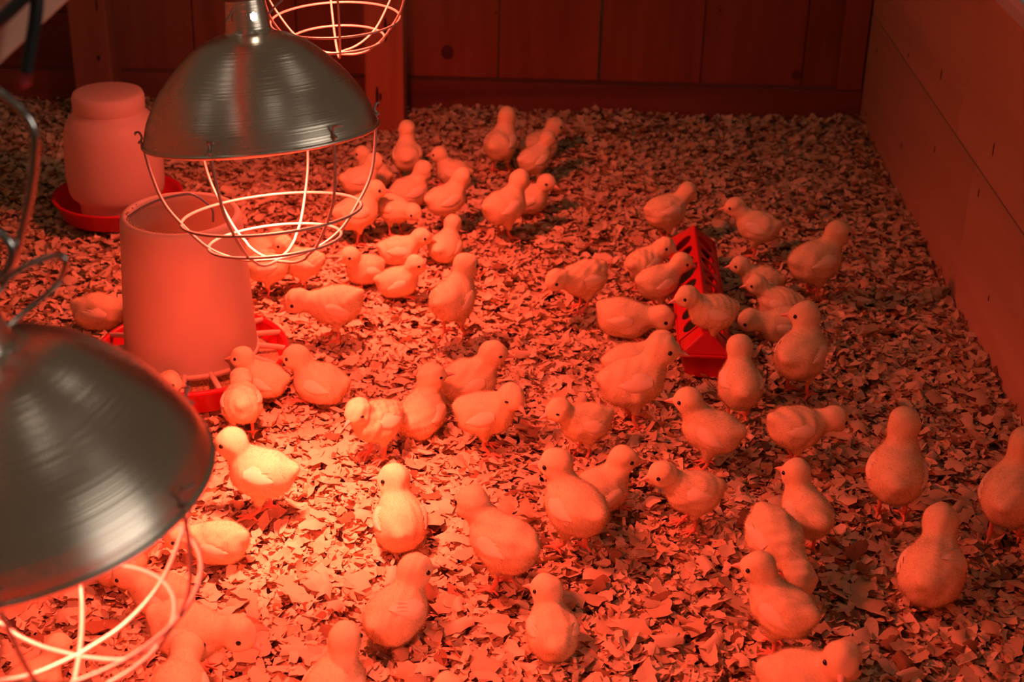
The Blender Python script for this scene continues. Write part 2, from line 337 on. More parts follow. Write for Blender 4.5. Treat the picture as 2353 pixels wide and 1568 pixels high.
# ---- end chick geometry -------------------------------------------------------
CHICKS = [
    (-0.0772, 3.1542, 0.0, 70, 0.833, 1, 'alert', 0, 0, 'chick standing with its back turned close to the back wall, neck stretched up'),
    (0.0051, 3.2377, 0.0, 28, 0.804, 0, 'up', -5, -10, 'chick nearest the back wall, facing right with a clear dark eye'),
    (-0.004, 3.0917, 0.0, 38, 0.705, 1, 'up', 0, 10, 'chick in front of the one nearest the back wall, seen from behind'),
    (-0.2714, 3.0848, 0.0, 95, 0.755, 1, 'alert', 0, 0, 'chick facing away with a tall straight neck, just right of the wooden post foot'),
    (-0.1739, 3.0761, 0.0, 165, 0.696, 0, 'up', 0, 0, 'chick sitting behind the others facing left, between the tall-necked one and the back wall pair'),
    (-0.3398, 3.0549, 0.0, 160, 0.68, 0, 'alert', 0, 10, 'chick half hidden at far left of the back cluster, only its left-facing head showing'),
    (-0.3548, 2.9432, 0.0, 22, 0.699, 1, 'up', 0, 20, "chick facing right behind the upper right of the hanging lamp's wire guard"),
    (-0.2564, 2.9497, 0.0, 38, 0.778, 0, 'up', 0, -5, 'chick in the middle of the back cluster facing right with raised head'),
    (-0.3393, 2.7556, 0.0, 25, 0.785, 1, 'up', 0, -15, "brightly lit chick striding right beside the lamp guard's right edge"),
    (-0.2714, 2.8004, 0.0, -42, 0.68, 1, 'low', 0, 5, "small chick bending its head down to the right at the cluster's front"),
    (-0.1741, 2.8374, 0.0, 33, 0.767, 1, 'up', 0, 20, 'chick with folded wing facing away right in the back cluster, left of the drooping pair'),
    (-0.0597, 2.7983, 0.0, 38, 0.828, 1, 'up', 10, 15, 'chick on one visible leg preening beside a second chick, right of the back cluster'),
    (-0.0121, 2.9373, 0.0, -5, 0.728, 0, 'up', -10, -15, 'chick peeking from behind the preening one with its face toward the right'),
    (-0.2504, 2.6657, 0.0, 3, 0.68, 0, 'mid', 0, -5, 'chick lying low facing right, its beak against the sitting neighbour'),
    (-0.166, 2.6903, 0.0, 68, 0.68, 0, 'up', 0, 10, 'chick sitting with its back turned, right of the low-lying one'),
    (-0.3062, 2.575, 0.0, 222, 0.68, 0, 'up', 0, -8, "chick sitting upright facing left, right of the lamp guard's bottom"),
    (-0.2402, 2.5249, 0.0, 5, 0.68, 0, 'up', -5, -5, 'chick sitting in profile facing right with pointed beak, right of the upright one'),
    (-0.4138, 2.537, 0.0, 195, 0.68, 1, 'up', 0, -10, "shaded chick standing directly behind the lamp guard's bottom crossing"),
    (-0.4711, 2.5097, 0.0, 185, 0.68, 1, 'low', 0, 0, "chick beside the feeder tube's right edge bending its head behind the tube"),
    (-0.5043, 2.6423, 0.0, 10, 0.68, 0, 'tuck', 0, 0, 'chick lying behind the lamp guard, hidden behind two others near the feeder tube'),
    (-0.3295, 2.3438, 0.0, 190, 0.821, 1, 'low', 0, 0, 'chick pecking at the floor to the left with its tail raised, right of the feeder'),
    (-0.1332, 2.3721, 0.0, 62, 0.864, 1, 'up', 0, -20, 'chick walking away in the open middle, right foot trailing behind'),
    (0.0877, 2.4879, 0.0, 212, 0.766, 1, 'low', 0, 0, 'chick alone in the open middle facing left with its head lowered'),
    (0.2513, 2.8072, 0.0, 28, 0.772, 1, 'mid', 0, 15, 'chick at the far end of the red trough, back turned to the camera'),
    (0.42, 2.7478, 0.0, 158, 0.752, 1, 'mid', 0, 10, "chick right of the trough's far end, facing left in the shade"),
    (0.5025, 2.5621, 0.0, 28, 0.911, 1, 'up', 0, -5, 'chick farthest right near the plank wall, facing right with neck up'),
    (0.1978, 2.5684, 0.0, 48, 0.709, 1, 'mid', -55, -20, 'chick left of the trough bending its head right, with a dark spot on its rump'),
    (0.2186, 2.4876, 0.0, 25, 0.725, 1, 'mid', 0, -25, 'chick leaning over the middle of the trough, head on its right side'),
    (0.412, 2.5732, 0.0, 172, 0.687, 0, 'mid', 0, 0, 'upper of the two chicks resting along the right side of the trough, facing left'),
    (0.4317, 2.4829, 0.0, 165, 0.706, 0, 'mid', 0, 5, 'lower of the two chicks resting along the right side of the trough, facing left'),
    (0.426, 2.3879, 0.0, 182, 0.789, 0, 'low', 0, 0, "chick with its head pushed into the trough's right side, body stretched right"),
    (0.4249, 2.1967, 0.0, 55, 0.928, 1, 'up', 55, 45, 'chick right of the trough twisting its head back to the left'),
    (0.2878, 2.2646, 0.052, 192, 0.723, 1, 'mid', 0, 0, 'chick standing on top of the trough, looking left'),
    (0.1575, 2.3928, 0.0, -12, 0.849, 0, 'low', 0, -5, "chick with lowered head reaching right toward the trough's left side"),
    (0.1606, 2.2288, 0.0, 14, 0.816, 0, 'mid', 0, 10, 'chick half hidden behind the tall alert one left of the trough end'),
    (0.1557, 2.0855, 0.0, 16, 0.946, 1, 'up', 0, -18, "large alert chick standing left of the trough's near end, beak pointing right"),
    (0.3197, 2.1044, 0.0, 92, 0.825, 1, 'up', 0, 0, "chick seen straight from behind just in front of the trough's near end"),
    (0.2624, 1.963, 0.0, 163, 0.809, 1, 'up', 0, 0, 'chick in sharp profile facing left, standing in front of the trough'),
    (0.3893, 1.9849, 0.0, 12, 0.78, 1, 'low', 0, 10, 'chick bending its head away to the right, between the trough and the plank wall'),
    (0.5072, 1.8466, 0.0, 76, 0.937, 1, 'alert', 0, -10, 'tall chick walking away toward the plank wall, neck stretched high'),
    (0.6511, 1.7963, 0.0, 62, 0.968, 1, 'alert', 0, -10, 'chick cut off by the right picture edge'),
    (0.5231, 1.6705, 0.0, 68, 0.961, 0, 'mid', 10, 10, 'chick lying down with its back turned and right wing dropped, at lower right'),
    (0.3716, 1.7605, 0.0, 112, 0.768, 1, 'up', 0, 25, 'chick behind the head-down one at right, looking away to the left'),
    (0.3223, 1.6917, 0.0, -62, 0.817, 1, 'peck', 0, 0, 'chick bending its head straight down toward the camera, wing spots pale'),
    (0.3103, 1.542, 0.0, 142, 0.802, 1, 'up', 0, 15, 'large chick at lower right looking left, its rounded back toward the camera'),
    (0.3267, 1.4401, 0.0, -18, 0.921, 0, 'up', -25, -58, 'chick at the bottom edge facing straight into the camera'),
    (0.0809, 1.9877, 0.0, 205, 0.724, 1, 'mid', 0, 0, 'drowsy chick facing left with its eye nearly shut, in the middle of the floor'),
    (0.1006, 1.8455, 0.0, 32, 0.798, 0, 'up', 0, -22, 'chick behind the one looking left, showing bright eye and beak to the right'),
    (0.0634, 1.7425, 0.0, 132, 0.876, 1, 'up', 0, 30, 'chick walking away left at centre, head turned left and one leg stretched'),
    (0.2245, 1.8064, 0.0, 188, 0.733, 1, 'mid', 0, 0, 'chick facing left with its beak low and slim leg planted, below the profile one'),
    (-0.0631, 1.9949, 0.0, -5, 0.811, 1, 'tuck', -10, -35, 'sleepy chick with its head drooping onto its chest, centre of the picture'),
    (-0.0954, 2.1535, 0.0, 18, 0.837, 0, 'up', 0, -12, 'chick resting behind the sleepy one, beak and eye turned right'),
    (-0.1624, 2.0467, 0.0, 68, 0.824, 0, 'alert', -10, -35, 'chick squeezed between the sleepy and the bowed ones, looking over its right shoulder'),
    (-0.2218, 1.9691, 0.0, 228, 0.76, 1, 'tuck', 0, 5, 'chick standing with bowed head and closed eye, lit by the lamp above'),
    (-0.3635, 1.8083, 0.0, 176, 0.844, 1, 'up', 0, 2, "bright yellow-lit chick in profile facing left beside the near lamp's rim"),
    (-0.4277, 2.0187, 0.0, 100, 0.729, 1, 'low', 0, 10, "chick with its back to the camera feeding at the pan's front edge"),
    (-0.4122, 2.1131, 0.02, 172, 0.68, 0, 'up', 0, 0, "chick feeding inside the pan's right side, head against the feeder tube"),
    (-0.3283, 2.1348, 0.0, 170, 0.791, 0, 'up', 0, -5, 'chick resting right of the feeder pan with its beak over the rim'),
    (-0.576, 2.0577, 0.0, 8, 0.71, 0, 'up', 0, -8, 'chick whose head peeks out between the near lamp dome and the feeder'),
    (-0.7322, 2.3633, 0.0, 5, 0.771, 0, 'low', 0, 0, 'chick on the far left side of the feeder, head hidden behind the tube'),
    (-0.1694, 1.7527, 0.0, 98, 0.842, 0, 'up', 15, 50, 'chick sitting in the brightest light with its beak turned up to the left'),
    (-0.0279, 1.6527, 0.0, 142, 0.889, 1, 'mid', 0, -10, 'plump chick leaning away to the left at centre, both feet under its tail'),
    (-0.1554, 1.5521, 0.0, 58, 0.821, 0, 'up', 0, -25, 'chick sitting with its right wing spread low, head turned right'),
    (0.0346, 1.5307, 0.0, 98, 0.74, 0, 'up', 10, 45, 'chick squatting with its back to the camera and beak turned left, lower middle'),
    (-0.214, 1.411, 0.0, 72, 0.799, 0, 'alert', -5, 0, 'chick cut by the bottom edge, its pointed back toward the camera'),
    (-0.112, 1.3725, 0.0, 15, 0.68, 0, 'up', 0, -10, 'chick of which only the crown and an eye show at the bottom edge'),
    (-0.4033, 1.6981, 0.0, 172, 0.712, 0, 'low', 10, 20, "chick resting right behind the near lamp's wire guard in bright light"),
    (-0.452, 1.5811, 0.0, 178, 0.68, 0, 'mid', 0, 0, "chick seen through the near lamp's guard, just below the dome rim"),
    (-0.3899, 1.4611, 0.0, -14, 0.829, 1, 'low', 0, 0, 'chick reaching right with lowered head beyond the near guard'),
    (-0.3799, 1.3608, 0.0, 92, 0.778, 1, 'low', 0, 0, 'chick with a broad back in front of the reaching one at the bottom edge'),
    (-0.5582, 1.4017, 0.0, 60, 0.68, 0, 'mid', 0, 0, 'chick at the lower left corner behind the guard wires'),
    (-0.5183, 1.6478, 0.0, 30, 0.68, 0, 'tuck', 0, 0, 'chick nearly hidden between the near lamp dome and its guard'),
]
# ==== the setting ======================================================================
XR, YB = .762, 3.575
struct(MB().box(-3.2, 3.4, -2.0, 5.5, -.10, -.06).build('floor', M_GRASS, smooth=False))
# right wall: plank courses on studs
wr = struct(MB().box(XR + .022, XR + .06, 1.0, 3.64, -.05, .53).build('wall_right', M_PINE, smooth=False))
def plank(parent, box, m, bev=.0025):
    x0, x1, y0, y1, z0, z1 = box; c = np.array([(x0 + x1) / 2, (y0 + y1) / 2, (z0 + z1) / 2])
    o = MB().box(x0 - c[0], x1 - c[0], y0 - c[1], y1 - c[1], z0 - c[2], z1 - c[2]).build('plank', m, parent, smooth=False, bevel=bev)
    o.location = c; return o
for (z0, z1, js) in ((-.05, .2555, (1.0, 2.593, 3.575)), (.2585, .537, (1.0, 2.728, 3.575))):
    for a, b in zip(js[:-1], js[1:]): plank(wr, (XR, XR + .021, a + .0008, b - .0008, z0, z1), M_PINE, .0018)
def knot(parent, c, rx, ry, rz, m=M_KNOT):
    o = MB().ball((0, 0, 0), (rx, ry, rz), 12, 6).build('knot', m, parent); o.location = c
for px, py, h in ((2163, 172, .014), (2088, 127, .006), (2283, 344, .016), (2072, 335, .010), (2148, 344, .010), (2249, 444, .011), (2272, 686, .007), (2015, 116, .008), (1990, 262, .008)):
    p = at_x(px, py, XR); knot(wr, p, .0012, .0022, h * .8)
struct(MB().box(XR - .006, XR + .085, 1.0, 3.66, .5385, .575).build('trim_1', M_GREY, smooth=False, bevel=.003))
# back wall: bottom plate, upright boards, girts
struct(MB().box(-1.395, XR - .001, YB - .012, YB + .026, -.05, .072).build('baseboard_back', M_CEDARH, smooth=False, bevel=.003))
wb = struct(MB().box(-1.395, XR + .06, YB + .05, YB + .09, .30, .38).box(-1.395, XR + .06, YB + .05, YB + .09, 1.1, 1.2).build('wall_back', M_CEDARH, smooth=False))
seams = [-1.06, -.82, -.575, -.335, -.098, .141, .382, .622, .80]
for i, (a, b) in enumerate(zip(seams[:-1], seams[1:])):
    ga = .0022 if abs(a - .141) < .01 else .0010; gb = .0022 if abs(b - .141) < .01 else .0010
    plank(wb, (a + ga, b - gb, YB + .0265, YB + .048, .0, 1.60), M_CEDAR)
for z0, z1 in ((.0, .2), (.202, .42), (.422, .64), (.642, .86), (.862, 1.6)): plank(wb, (-1.395, -1.061, YB + .0265, YB + .048, z0, z1), M_CEDARH)
for px, py, rx, rz in ((1028, 120, .017, .018), (1830, 172, .014, .012), (1655, 24, .004, .004), (1140, 28, .003, .003)):
    p = at_y(px, py, YB + .0265); knot(wb, p, rx * .9, .0012, rz, M_KNOT2)
struct(MB().box(.70, .758, YB - .010, YB + .026, .073, 1.60).build('trim_2', M_CEDAR, smooth=False, bevel=.003))
def post(x0, x1, y0, y1, name):
    c = ((x0 + x1) / 2, (y0 + y1) / 2, 0); w, d = (x1 - x0) / 2, (y1 - y0) / 2
    o = MB().box(-w, w, -d, d, -.05, 1.60).build(name, M_POST, None, smooth=False, bevel=.005); o.location = c
    for k in range(5):
        rg = np.random.default_rng(k + int(x0 * 100) + 200); z = rg.uniform(.05, .45); x = rg.uniform(-w * .7, w * .7)
        q = MB().ball((0, 0, 0), (rg.uniform(.0015, .005), .001, rg.uniform(.006, .03)), 8, 6).build('knot', M_KNOT, o); q.location = (x, -d, z)
    return struct(o)
post(-.394, -.306, 3.408, 3.497, 'post_centre'); post(-1.062, -.974, 3.43, 3.52, 'post_left')
struct(MB().box(-1.44, -1.40, .6, 3.60, -.05, 1.2).build('wall_left', M_PINE, smooth=False))
struct(MB().box(-1.395, XR + .06, .70, .722, -.05, .60).build('wall_front', M_PINE, smooth=False))


# ==== overhead rail and its clamp ==========================================================
rail = tag(MB().box(-.022, .022, -1.5, 1.85, 0, .14).build('overhead_rail', M_RAIL, smooth=False, bevel=.003), 'pale bare pine rail running overhead at upper left', 'beam')
rail.location = (-.385, 1.75, .881)
cl = thing('spring_clamp', 'black clamp with a red tip hooked over the pale overhead rail', 'clamp', (-.350, 1.06, .87))
def rel(P, o): return np.asarray(P) - np.array(o.location)
pts = [at_x(px, py, -.338) for px, py in ((88, -60), (86, -20), (84, 20), (79, 60), (71, 105), (63, 150), (60, 172))]
MB().tube(rel(catmull(pts), cl), .0046, 10).build('jaw', M_BLACK, cl)
pts = [at_x(px, py, -.345) for px, py in ((-60, 95), (0, 45), (30, 18), (62, -14), (86, -45))]
MB().tube(rel(catmull(pts), cl), .0046, 10).build('handle', M_BLACK, cl)
MB().ball(rel(at_x(52, 186, -.338), cl), (.006, .009, .0045), 10, 7).build('tip', M_REDTIP, cl)

# ==== heat lamps ===========================================================================
RIM, DOME = .135, .1151
def heat_lamp(c, n, spin, label, hanger, aim=None, beam=1.0):
    root = thing('heat_lamp', label, 'heat lamp', c, 'red heat lamps hung in a row')
    n = Vector(n).normalized(); x = Vector((0, 1, 0)).cross(n).normalized(); y = n.cross(x)
    R = Matrix((x, y, n)).transposed()
    R = R @ Matrix.Rotation(math.radians(spin), 3, 'Z'); root.rotation_euler = R.to_euler()
    MI = (Matrix.Translation(Vector(c)) @ R.to_4x4()).inverted()
    loc = lambda P: np.array([MI @ Vector(p) for p in P])
    prof = catmull([(1.0, 0), (.978, .10), (.93, .25), (.80, .50), (.60, .75), (.43, .90), (.285, .972), (.205, .995)], 7) * [RIM, DOME]
    prof = np.vstack([prof, [(.0262, DOME + .0015), (.0255, DOME + .004)]])
    MB().lathe(prof, 96).lathe(np.vstack([prof[0], prof - [[.0010, .0006]] * len(prof)])[::-1], 96).build('reflector', M_ALU, root)
    t = np.linspace(0, 2 * PI, 72, endpoint=False)
    MB().tube(np.stack([RIM * np.cos(t), RIM * np.sin(t), 0 * t - .001], 1), .0027, 8, True).build('rim_bead', M_ALU, root)
    # collar with round vent holes showing the lit bulb neck
    zc = np.linspace(DOME + .003, DOME + .036, 22); rc = np.interp(zc, [DOME + .003, DOME + .012, DOME + .036], [.0256, .0245, .0222])
    holes = [(math.radians(a - spin), DOME + .0185, .0042 if k == 0 else .0032) for k, a in enumerate((-58, -172, 70))]
    def keep(p):
        for a, z, r in holes:
            d = (math.atan2(p[1], p[0]) - a + PI) % (2 * PI) - PI
            if (d * .024) ** 2 + (p[2] - z) ** 2 < r * r: return False
        return True
    MB().lathe(np.stack([rc, zc], 1), 120, keep).build('collar', M_ALU, root)
    MB().lathe([(.0, DOME + .036), (.0225, DOME + .036), (.0228, DOME + .040), (.0205, DOME + .041), (.0205, DOME + .085), (.017, DOME + .092), (.0, DOME + .093)][::-1], 32).build('socket', M_SOCKET, root)
    bulb = MB().lathe([(.0, .058), (.030, .059), (.046, .063), (.050, .070), (.046, .080), (.030, .098), (.018, .112)], 40).build('bulb', M_BULB, root)
    MB().lathe([(.0, .112), (.0175, .113), (.0175, .150), (0, .151)], 24).build('bulb_neck', M_BULBNECK, bulb)
    # wire guard: three bent wires crossing underneath, two hoops, clips on the rim
    half = [(.139, .006), (.1345, .001), (.1305, -.030), (.1215, -.066), (.1035, -.0964), (.0760, -.1290), (.040, -.1475), (0, -.1525)]
    hp = catmull(half, 7)
    for k in range(3):
        a = math.radians(60 * k); dz = -.0012 * k
        line = np.vstack([np.stack([hp[:, 0], 0 * hp[:, 0], hp[:, 1] + dz * (hp[:, 0] < .06)], 1), np.stack([-hp[::-1, 0], 0 * hp[:, 0], hp[::-1, 1] + dz * (hp[::-1, 0] < .06)], 1)[1:]])
        line = line @ np.array([[math.cos(a), math.sin(a), 0], [-math.sin(a), math.cos(a), 0], [0, 0, 1]])
        MB().tube(line, .0019, 8).build('guard_wire', M_STEEL, root)
    for r, z in ((.1055, -.0964), (.0782, -.1290)):
        MB().tube(np.stack([r * np.cos(t), r * np.sin(t), z + 0 * t], 1), .0019, 8, True).build('guard_ring', M_STEEL, root)
    for k in range(6):
        a = math.radians(60 * k); ca, sa = math.cos(a), math.sin(a)
        P = [(.1385, 0, .004), (.1345, 0, .010), (.1365, 0, .0165), (.1400, .003, .0175), (.1415, .009, .0165)]
        P = [(p[0] * ca - p[1] * sa, p[0] * sa + p[1] * ca, p[2]) for p in P]
        MB().tube(catmull(P, 5), .0014, 6).build('clip', M_DARKWIRE, root)
    for w in hanger: MB().tube(loc(catmull(w[0], 8)), w[1], 8).build(w[2], w[3], root)
    l = bpy.data.lights.new('red_bulb_light', 'SPOT'); l.spot_size = math.radians(152); l.spot_blend = 1.0; l.energy = LAMP_W; l.color = LAMP_RGB; l.shadow_soft_size = .035
    lo = bpy.data.objects.new('red_bulb_light', l); COL.objects.link(lo); lo.parent = root; lo.location = (0, 0, .020)
    l2 = bpy.data.lights.new('red_bulb_beam', 'SPOT'); l2.energy = BEAM_W * beam; l2.color = LAMP_RGB; l2.shadow_soft_size = .035; l2.spot_size = math.radians(54); l2.spot_blend = 1.0
    lb = bpy.data.objects.new('red_bulb_beam', l2); COL.objects.link(lb); lb.parent = root; lb.location = (0, 0, .020)
    if aim is not None: lb.rotation_euler = (MI @ Vector(aim) - Vector((0, 0, .02))).to_track_quat('-Z', 'Y').to_euler()
    return root
def px_curve(pts, ys): return [at_y(a, b, y) for (a, b), y in zip(pts, ys)]
def up_to(c, n, zr):      # bail from the collar up to the rail
    n = Vector(n).normalized(); c = Vector(c); s = c + n * (DOME + .09)
    return [s, s + Vector((0, 0, .02)), Vector((s.x - .01, s.y, zr - .03)), Vector((-.372, s.y, zr - .004))]
c1, n1 = (-.3191, 1.7129, .5902), (-.1028, .1523, 1)
h1 = [([at_y(520, 50, 1.71), at_y(532, 28, 1.713), at_y(552, -8, 1.72), at_y(580, -45, 1.725)], .0013, 'bail', M_DARKWIRE),
      ([at_y(616, 32, 1.70), at_y(632, 14, 1.70), at_y(650, -10, 1.705), at_y(610, -48, 1.725)], .0013, 'bail', M_DARKWIRE),
      (up_to(c1, n1, .885), .003, 'cord', M_BLACK)]
heat_lamp(c1, n1, 17, 'spun aluminium heat lamp hanging above the feeder with its whole dome in view', h1, (-.31, 1.83, 0))
c2, n2 = (-.3573, .9326, .5967), (-.1451, -.0437, 1)
h2 = [(px_curve([(-60, 190), (-10, 208), (30, 236), (62, 268), (79, 310), (77, 380), (66, 460), (48, 540), (28, 605), (0, 636), (-40, 640)], [.95] * 11), .0030, 'hook', M_CHROME),
      (px_curve([(-30, 532), (2, 538), (24, 562), (28, 592), (14, 622), (-12, 640)], [.945] * 6), .0032, 'hook', M_CHROME),
      (px_curve([(2, 668), (22, 636), (62, 610), (105, 594), (138, 587), (150, 600), (143, 634), (120, 664), (70, 705), (20, 748), (-8, 775)], [.94] * 11), .0021, 'bail', M_CHROME),
      (up_to(c2, n2, .885), .003, 'cord', M_BLACK)]
heat_lamp(c2, n2, 40, 'blurred heat lamp close to the camera, cut off by the left picture edge', h2, None, .3)
c3, n3 = (-.3395, 2.5024, .6019), (-.0446, -.0111, 1)
heat_lamp(c3, n3, 41, 'farthest heat lamp, only its wire guard showing under the top picture edge', [(up_to(c3, n3, .885), .003, 'cord', M_BLACK)], None, .35)

# ==== tube feeder ==========================================================================
fd = thing('tube_feeder', 'tall milky plastic tube feeder standing in a red pan', 'feeder', (-.540, 2.200, .0))
MB().lathe([(.0, .004), (.128, .004), (.140, .012), (.149, .046), (.152, .048), (.152, .052), (.147, .053), (.144, .048), (.137, .016), (.0, .010)][::-1], 72).build('pan', M_REDP, fd)
MB().lathe([(.1405, .021), (.10, .026), (.06, .05), (0, .07)], 64).build('feed', M_FEED, fd)
hb, ht, zt = .104, .092, .285
hp_ = np.vstack([[(hb + .002, .050)], [(hb, .056)], [(np.interp(z, [.056, zt - .012], [hb, ht]), z) for z in np.linspace(.07, zt - .012, 8)], [(ht - .001, zt - .006), (ht - .004, zt - .001), (ht - .009, zt), (ht - .013, zt - .004), (ht - .0125, zt - .012)],
                 [(np.interp(z, [.056, zt - .012], [hb - .004, ht - .004]), z) for z in np.linspace(zt - .018, .06, 8)]])
hop = MB().lathe(hp_, 80).build('hopper', M_HOPPER, fd)
t = np.linspace(0, 2 * PI, 90, endpoint=False); rg = np.random.default_rng(4)
cr = MB()
for k in range(150):
    a = math.radians(rg.normal(232, 30)); r = ht - .0115 + rg.normal() * .0012
    s_ = rg.uniform(.0006, .0014); cr.ball((r * math.cos(a), r * math.sin(a), zt + rg.uniform(-.003, -.0005)), s_, 5, 4)
o = cr.build('feed_dust', M_FEED, hop); o['kind'] = 'stuff'
hw = [at_y(288, 503, 2.185), at_y(330, 476, 2.19), at_y(372, 458, 2.195), at_y(430, 446, 2.20), at_y(455, 453, 2.205), at_y(478, 470, 2.21), at_y(489, 484, 2.21), at_y(490, 510, 2.21)]
MB().tube(rel(catmull(hw, 6), fd), .0019, 8).build('wire_handle', M_DARKWIRE, fd)
for k in range(16):
    a = 2 * PI * k / 16 + .1; ca, sa = math.cos(a), math.sin(a)
    P = np.array([(.100, 0, .056), (.118, 0, .054), (.135, 0, .052), (.147, 0, .050)]) @ np.array([[ca, sa, 0], [-sa, ca, 0], [0, 0, 1]])
    MB().tube(P, [.0052, .0048, .0046, .0042], 6).build('spoke', M_BARS, fd)
MB().tube(np.stack([.1025 * np.cos(t), .1025 * np.sin(t), .054 + 0 * t], 1), .005, 6, True).build('grille_ring', M_BARS, fd)

# ==== drinker ==============================================================================
dr = thing('jug_drinker', 'frosted plastic jug drinker upside down in a red dish by the left post', 'drinker', (-.826, 2.868, 0))
MB().lathe([(.0, .002), (.098, .002), (.110, .008), (.123, .040), (.126, .041), (.126, .045), (.121, .045), (.117, .040), (.103, .012), (.0, .008)][::-1], 64).build('dish', M_REDP, dr)
jp = catmull([(.072, .012), (.074, .028), (.079, .040), (.090, .052), (.0935, .075), (.0940, .110), (.0925, .150), (.088, .185), (.078, .203), (.069, .212), (.0655, .222)], 6)
jug = MB().lathe(jp, 72).build('jug', M_JUG, dr)
MB().lathe([(.066, .218), (.0685, .222), (.0685, .244), (.0655, .2515), (.058, .2535), (.0, .2525)], 56).build('cap', M_JUG, dr)

# ==== trough feeder ==========================================================================
tr = thing('trough_feeder', 'long red plastic trough feeder with a peaked lid of feeding holes', 'feeder', (.2805, 2.238, 0))
tr.rotation_euler.z = math.radians(-1.6)
LT = .47; wb_, wt_, hz = .030, .041, .046
tray = MB(); P = []
def ringrect(w, y0, y1, z, n=5, r=.010):
    pts = []
    for cx, cy, a0 in ((w - r, y1 - r, 0), (-w + r, y1 - r, 90), (-w + r, y0 + r, 180), (w - r, y0 + r, 270)):
        for k in range(n):
            a = math.radians(a0 + 90 * k / (n - 1)); pts.append((cx + r * math.cos(a), cy + r * math.sin(a), z))
    return pts
rings = [ringrect(wb_, .008, LT - .008, .002), ringrect(wt_, 0, LT, hz - .004), ringrect(wt_ + .003, -.003, LT + .003, hz - .004), ringrect(wt_ + .003, -.003, LT + .003, hz + .001),
         ringrect(wt_ - .002, .002, LT - .002, hz + .001), ringrect(wb_ - .002, .010, LT - .010, .006)]
tray.grid(np.array(rings), cv=True, flip=True)
n0 = len(rings[0]); tray.add(np.vstack([[(0, LT / 2, .002)], rings[0]]), T=[(0, 1 + (k + 1) % n0, 1 + k) for k in range(n0)])
tray.add(np.vstack([[(0, LT / 2, .006)], rings[-1]]), T=[(0, 1 + k, 1 + (k + 1) % n0) for k in range(n0)])
tray.build('tray', M_REDP, tr)
MB().box(-wb_ - .004, wb_ + .004, .012, LT - .012, .006, .020).build('feed', M_FEED, tr)
rz = .088; ye = .045; nh = 8; cell = (LT - 2 * ye) / nh
for sx in (1, -1):       # the two perforated lid slopes
    side = MB()
    for k in range(nh):
        y0 = ye + cell * k; a = np.linspace(0, 2 * PI, 24, endpoint=False)
        sq = np.maximum(np.abs(np.cos(a)), np.abs(np.sin(a))); B = np.stack([np.cos(a) / sq, np.sin(a) / sq], 1) * .5 + .5
        Hh = np.stack([.50 + .33 * np.sign(np.cos(a)) * np.abs(np.cos(a)) ** .8, .5 + .40 * np.sin(a)], 1)
        def tp(U, off):
            u = U[:, 0]; v = U[:, 1]      # u 0 at ridge .. 1 at eave
            return np.stack([sx * (u * wt_ + .0) + sx * off * .7, y0 + v * cell, rz + .001 - u * (rz - hz - .001) + off * .7], 1)
        for off, fl in ((0, sx > 0), (-.002, sx < 0)): side.grid(np.stack([tp(B, off), tp(Hh, off)]), cv=True, flip=fl)
        side.grid(np.stack([tp(Hh, 0), tp(Hh, -.002)]), cv=True, flip=sx > 0)
    side.build('lid_slope', M_REDP, tr)
MB().tube([(0, ye - .004, rz + .001), (0, LT - ye + .004, rz + .001)], .0035, 8).build('lid_ridge', M_REDP, tr)
for y_e, y_r in ((-.001, ye), (LT + .001, LT - ye)):
    V = [(-wt_, y_e, hz + .001), (wt_, y_e, hz + .001), (wt_, y_r, hz + .001), (-wt_, y_r, hz + .001), (0, y_r, rz), (0, y_e * .62 + y_r * .38, rz - .004)]
    T = [(0, 1, 5), (0, 5, 4), (0, 4, 3), (1, 2, 4), (1, 4, 5), (2, 3, 4), (0, 3, 2), (0, 2, 1)]
    MB().add(V, T=T).build('lid_end', M_REDP, tr, smooth=False, bevel=.003)
# ==== chicks =================================================================================
def fuzz(V, F, N, p, n_h, rg, head_len=.0034, body_len=.0056):
    a, b, c, d = V[F[:, 0]], V[F[:, 1]], V[F[:, 2]], V[F[:, 3]]
    ar = np.linalg.norm(np.cross(c - a, d - b), axis=1) * .5; k = rg.choice(len(F), n_h, p=ar / ar.sum())
    u, v = rg.uniform(size=(n_h, 1)), rg.uniform(size=(n_h, 1))
    P = (a[k] * (1 - u) + b[k] * u) * (1 - v) + (d[k] * (1 - u) + c[k] * u) * v
    Nn = N[F[k, 0]] * (1 - u) + N[F[k, 2]] * u; Nn /= np.linalg.norm(Nn, axis=1, keepdims=True) + 1e-9
    lay = np.array([-.75, 0, -.55]); lay = lay - Nn * (Nn @ lay)[:, None]
    D = Nn * .80 + lay * .62 + rg.normal(size=(n_h, 3)) * .24; D /= np.linalg.norm(D, axis=1, keepdims=True)
    dh = np.linalg.norm(P - p.h, axis=1); L = np.where(dh < .031, head_len, body_len) * rg.uniform(.55, 1.25, n_h)
    face = ((P - p.h) @ p.fw > .013) & (dh < .036); L = np.where(face, L * .45, L)
    T = np.cross(D, rg.normal(size=(n_h, 3))); T /= np.linalg.norm(T, axis=1, keepdims=True) + 1e-9
    fl = (np.einsum('ij,ij->i', np.cross(T, D), Nn) > 0); T = np.where(fl[:, None], -T, T)
    wd_ = .00026
    base = P - Nn * .0006
    return np.stack([base + T * wd_, base - T * wd_, base + D * L[:, None]], 1).reshape(-1, 3), np.repeat(Nn, 3, 0)
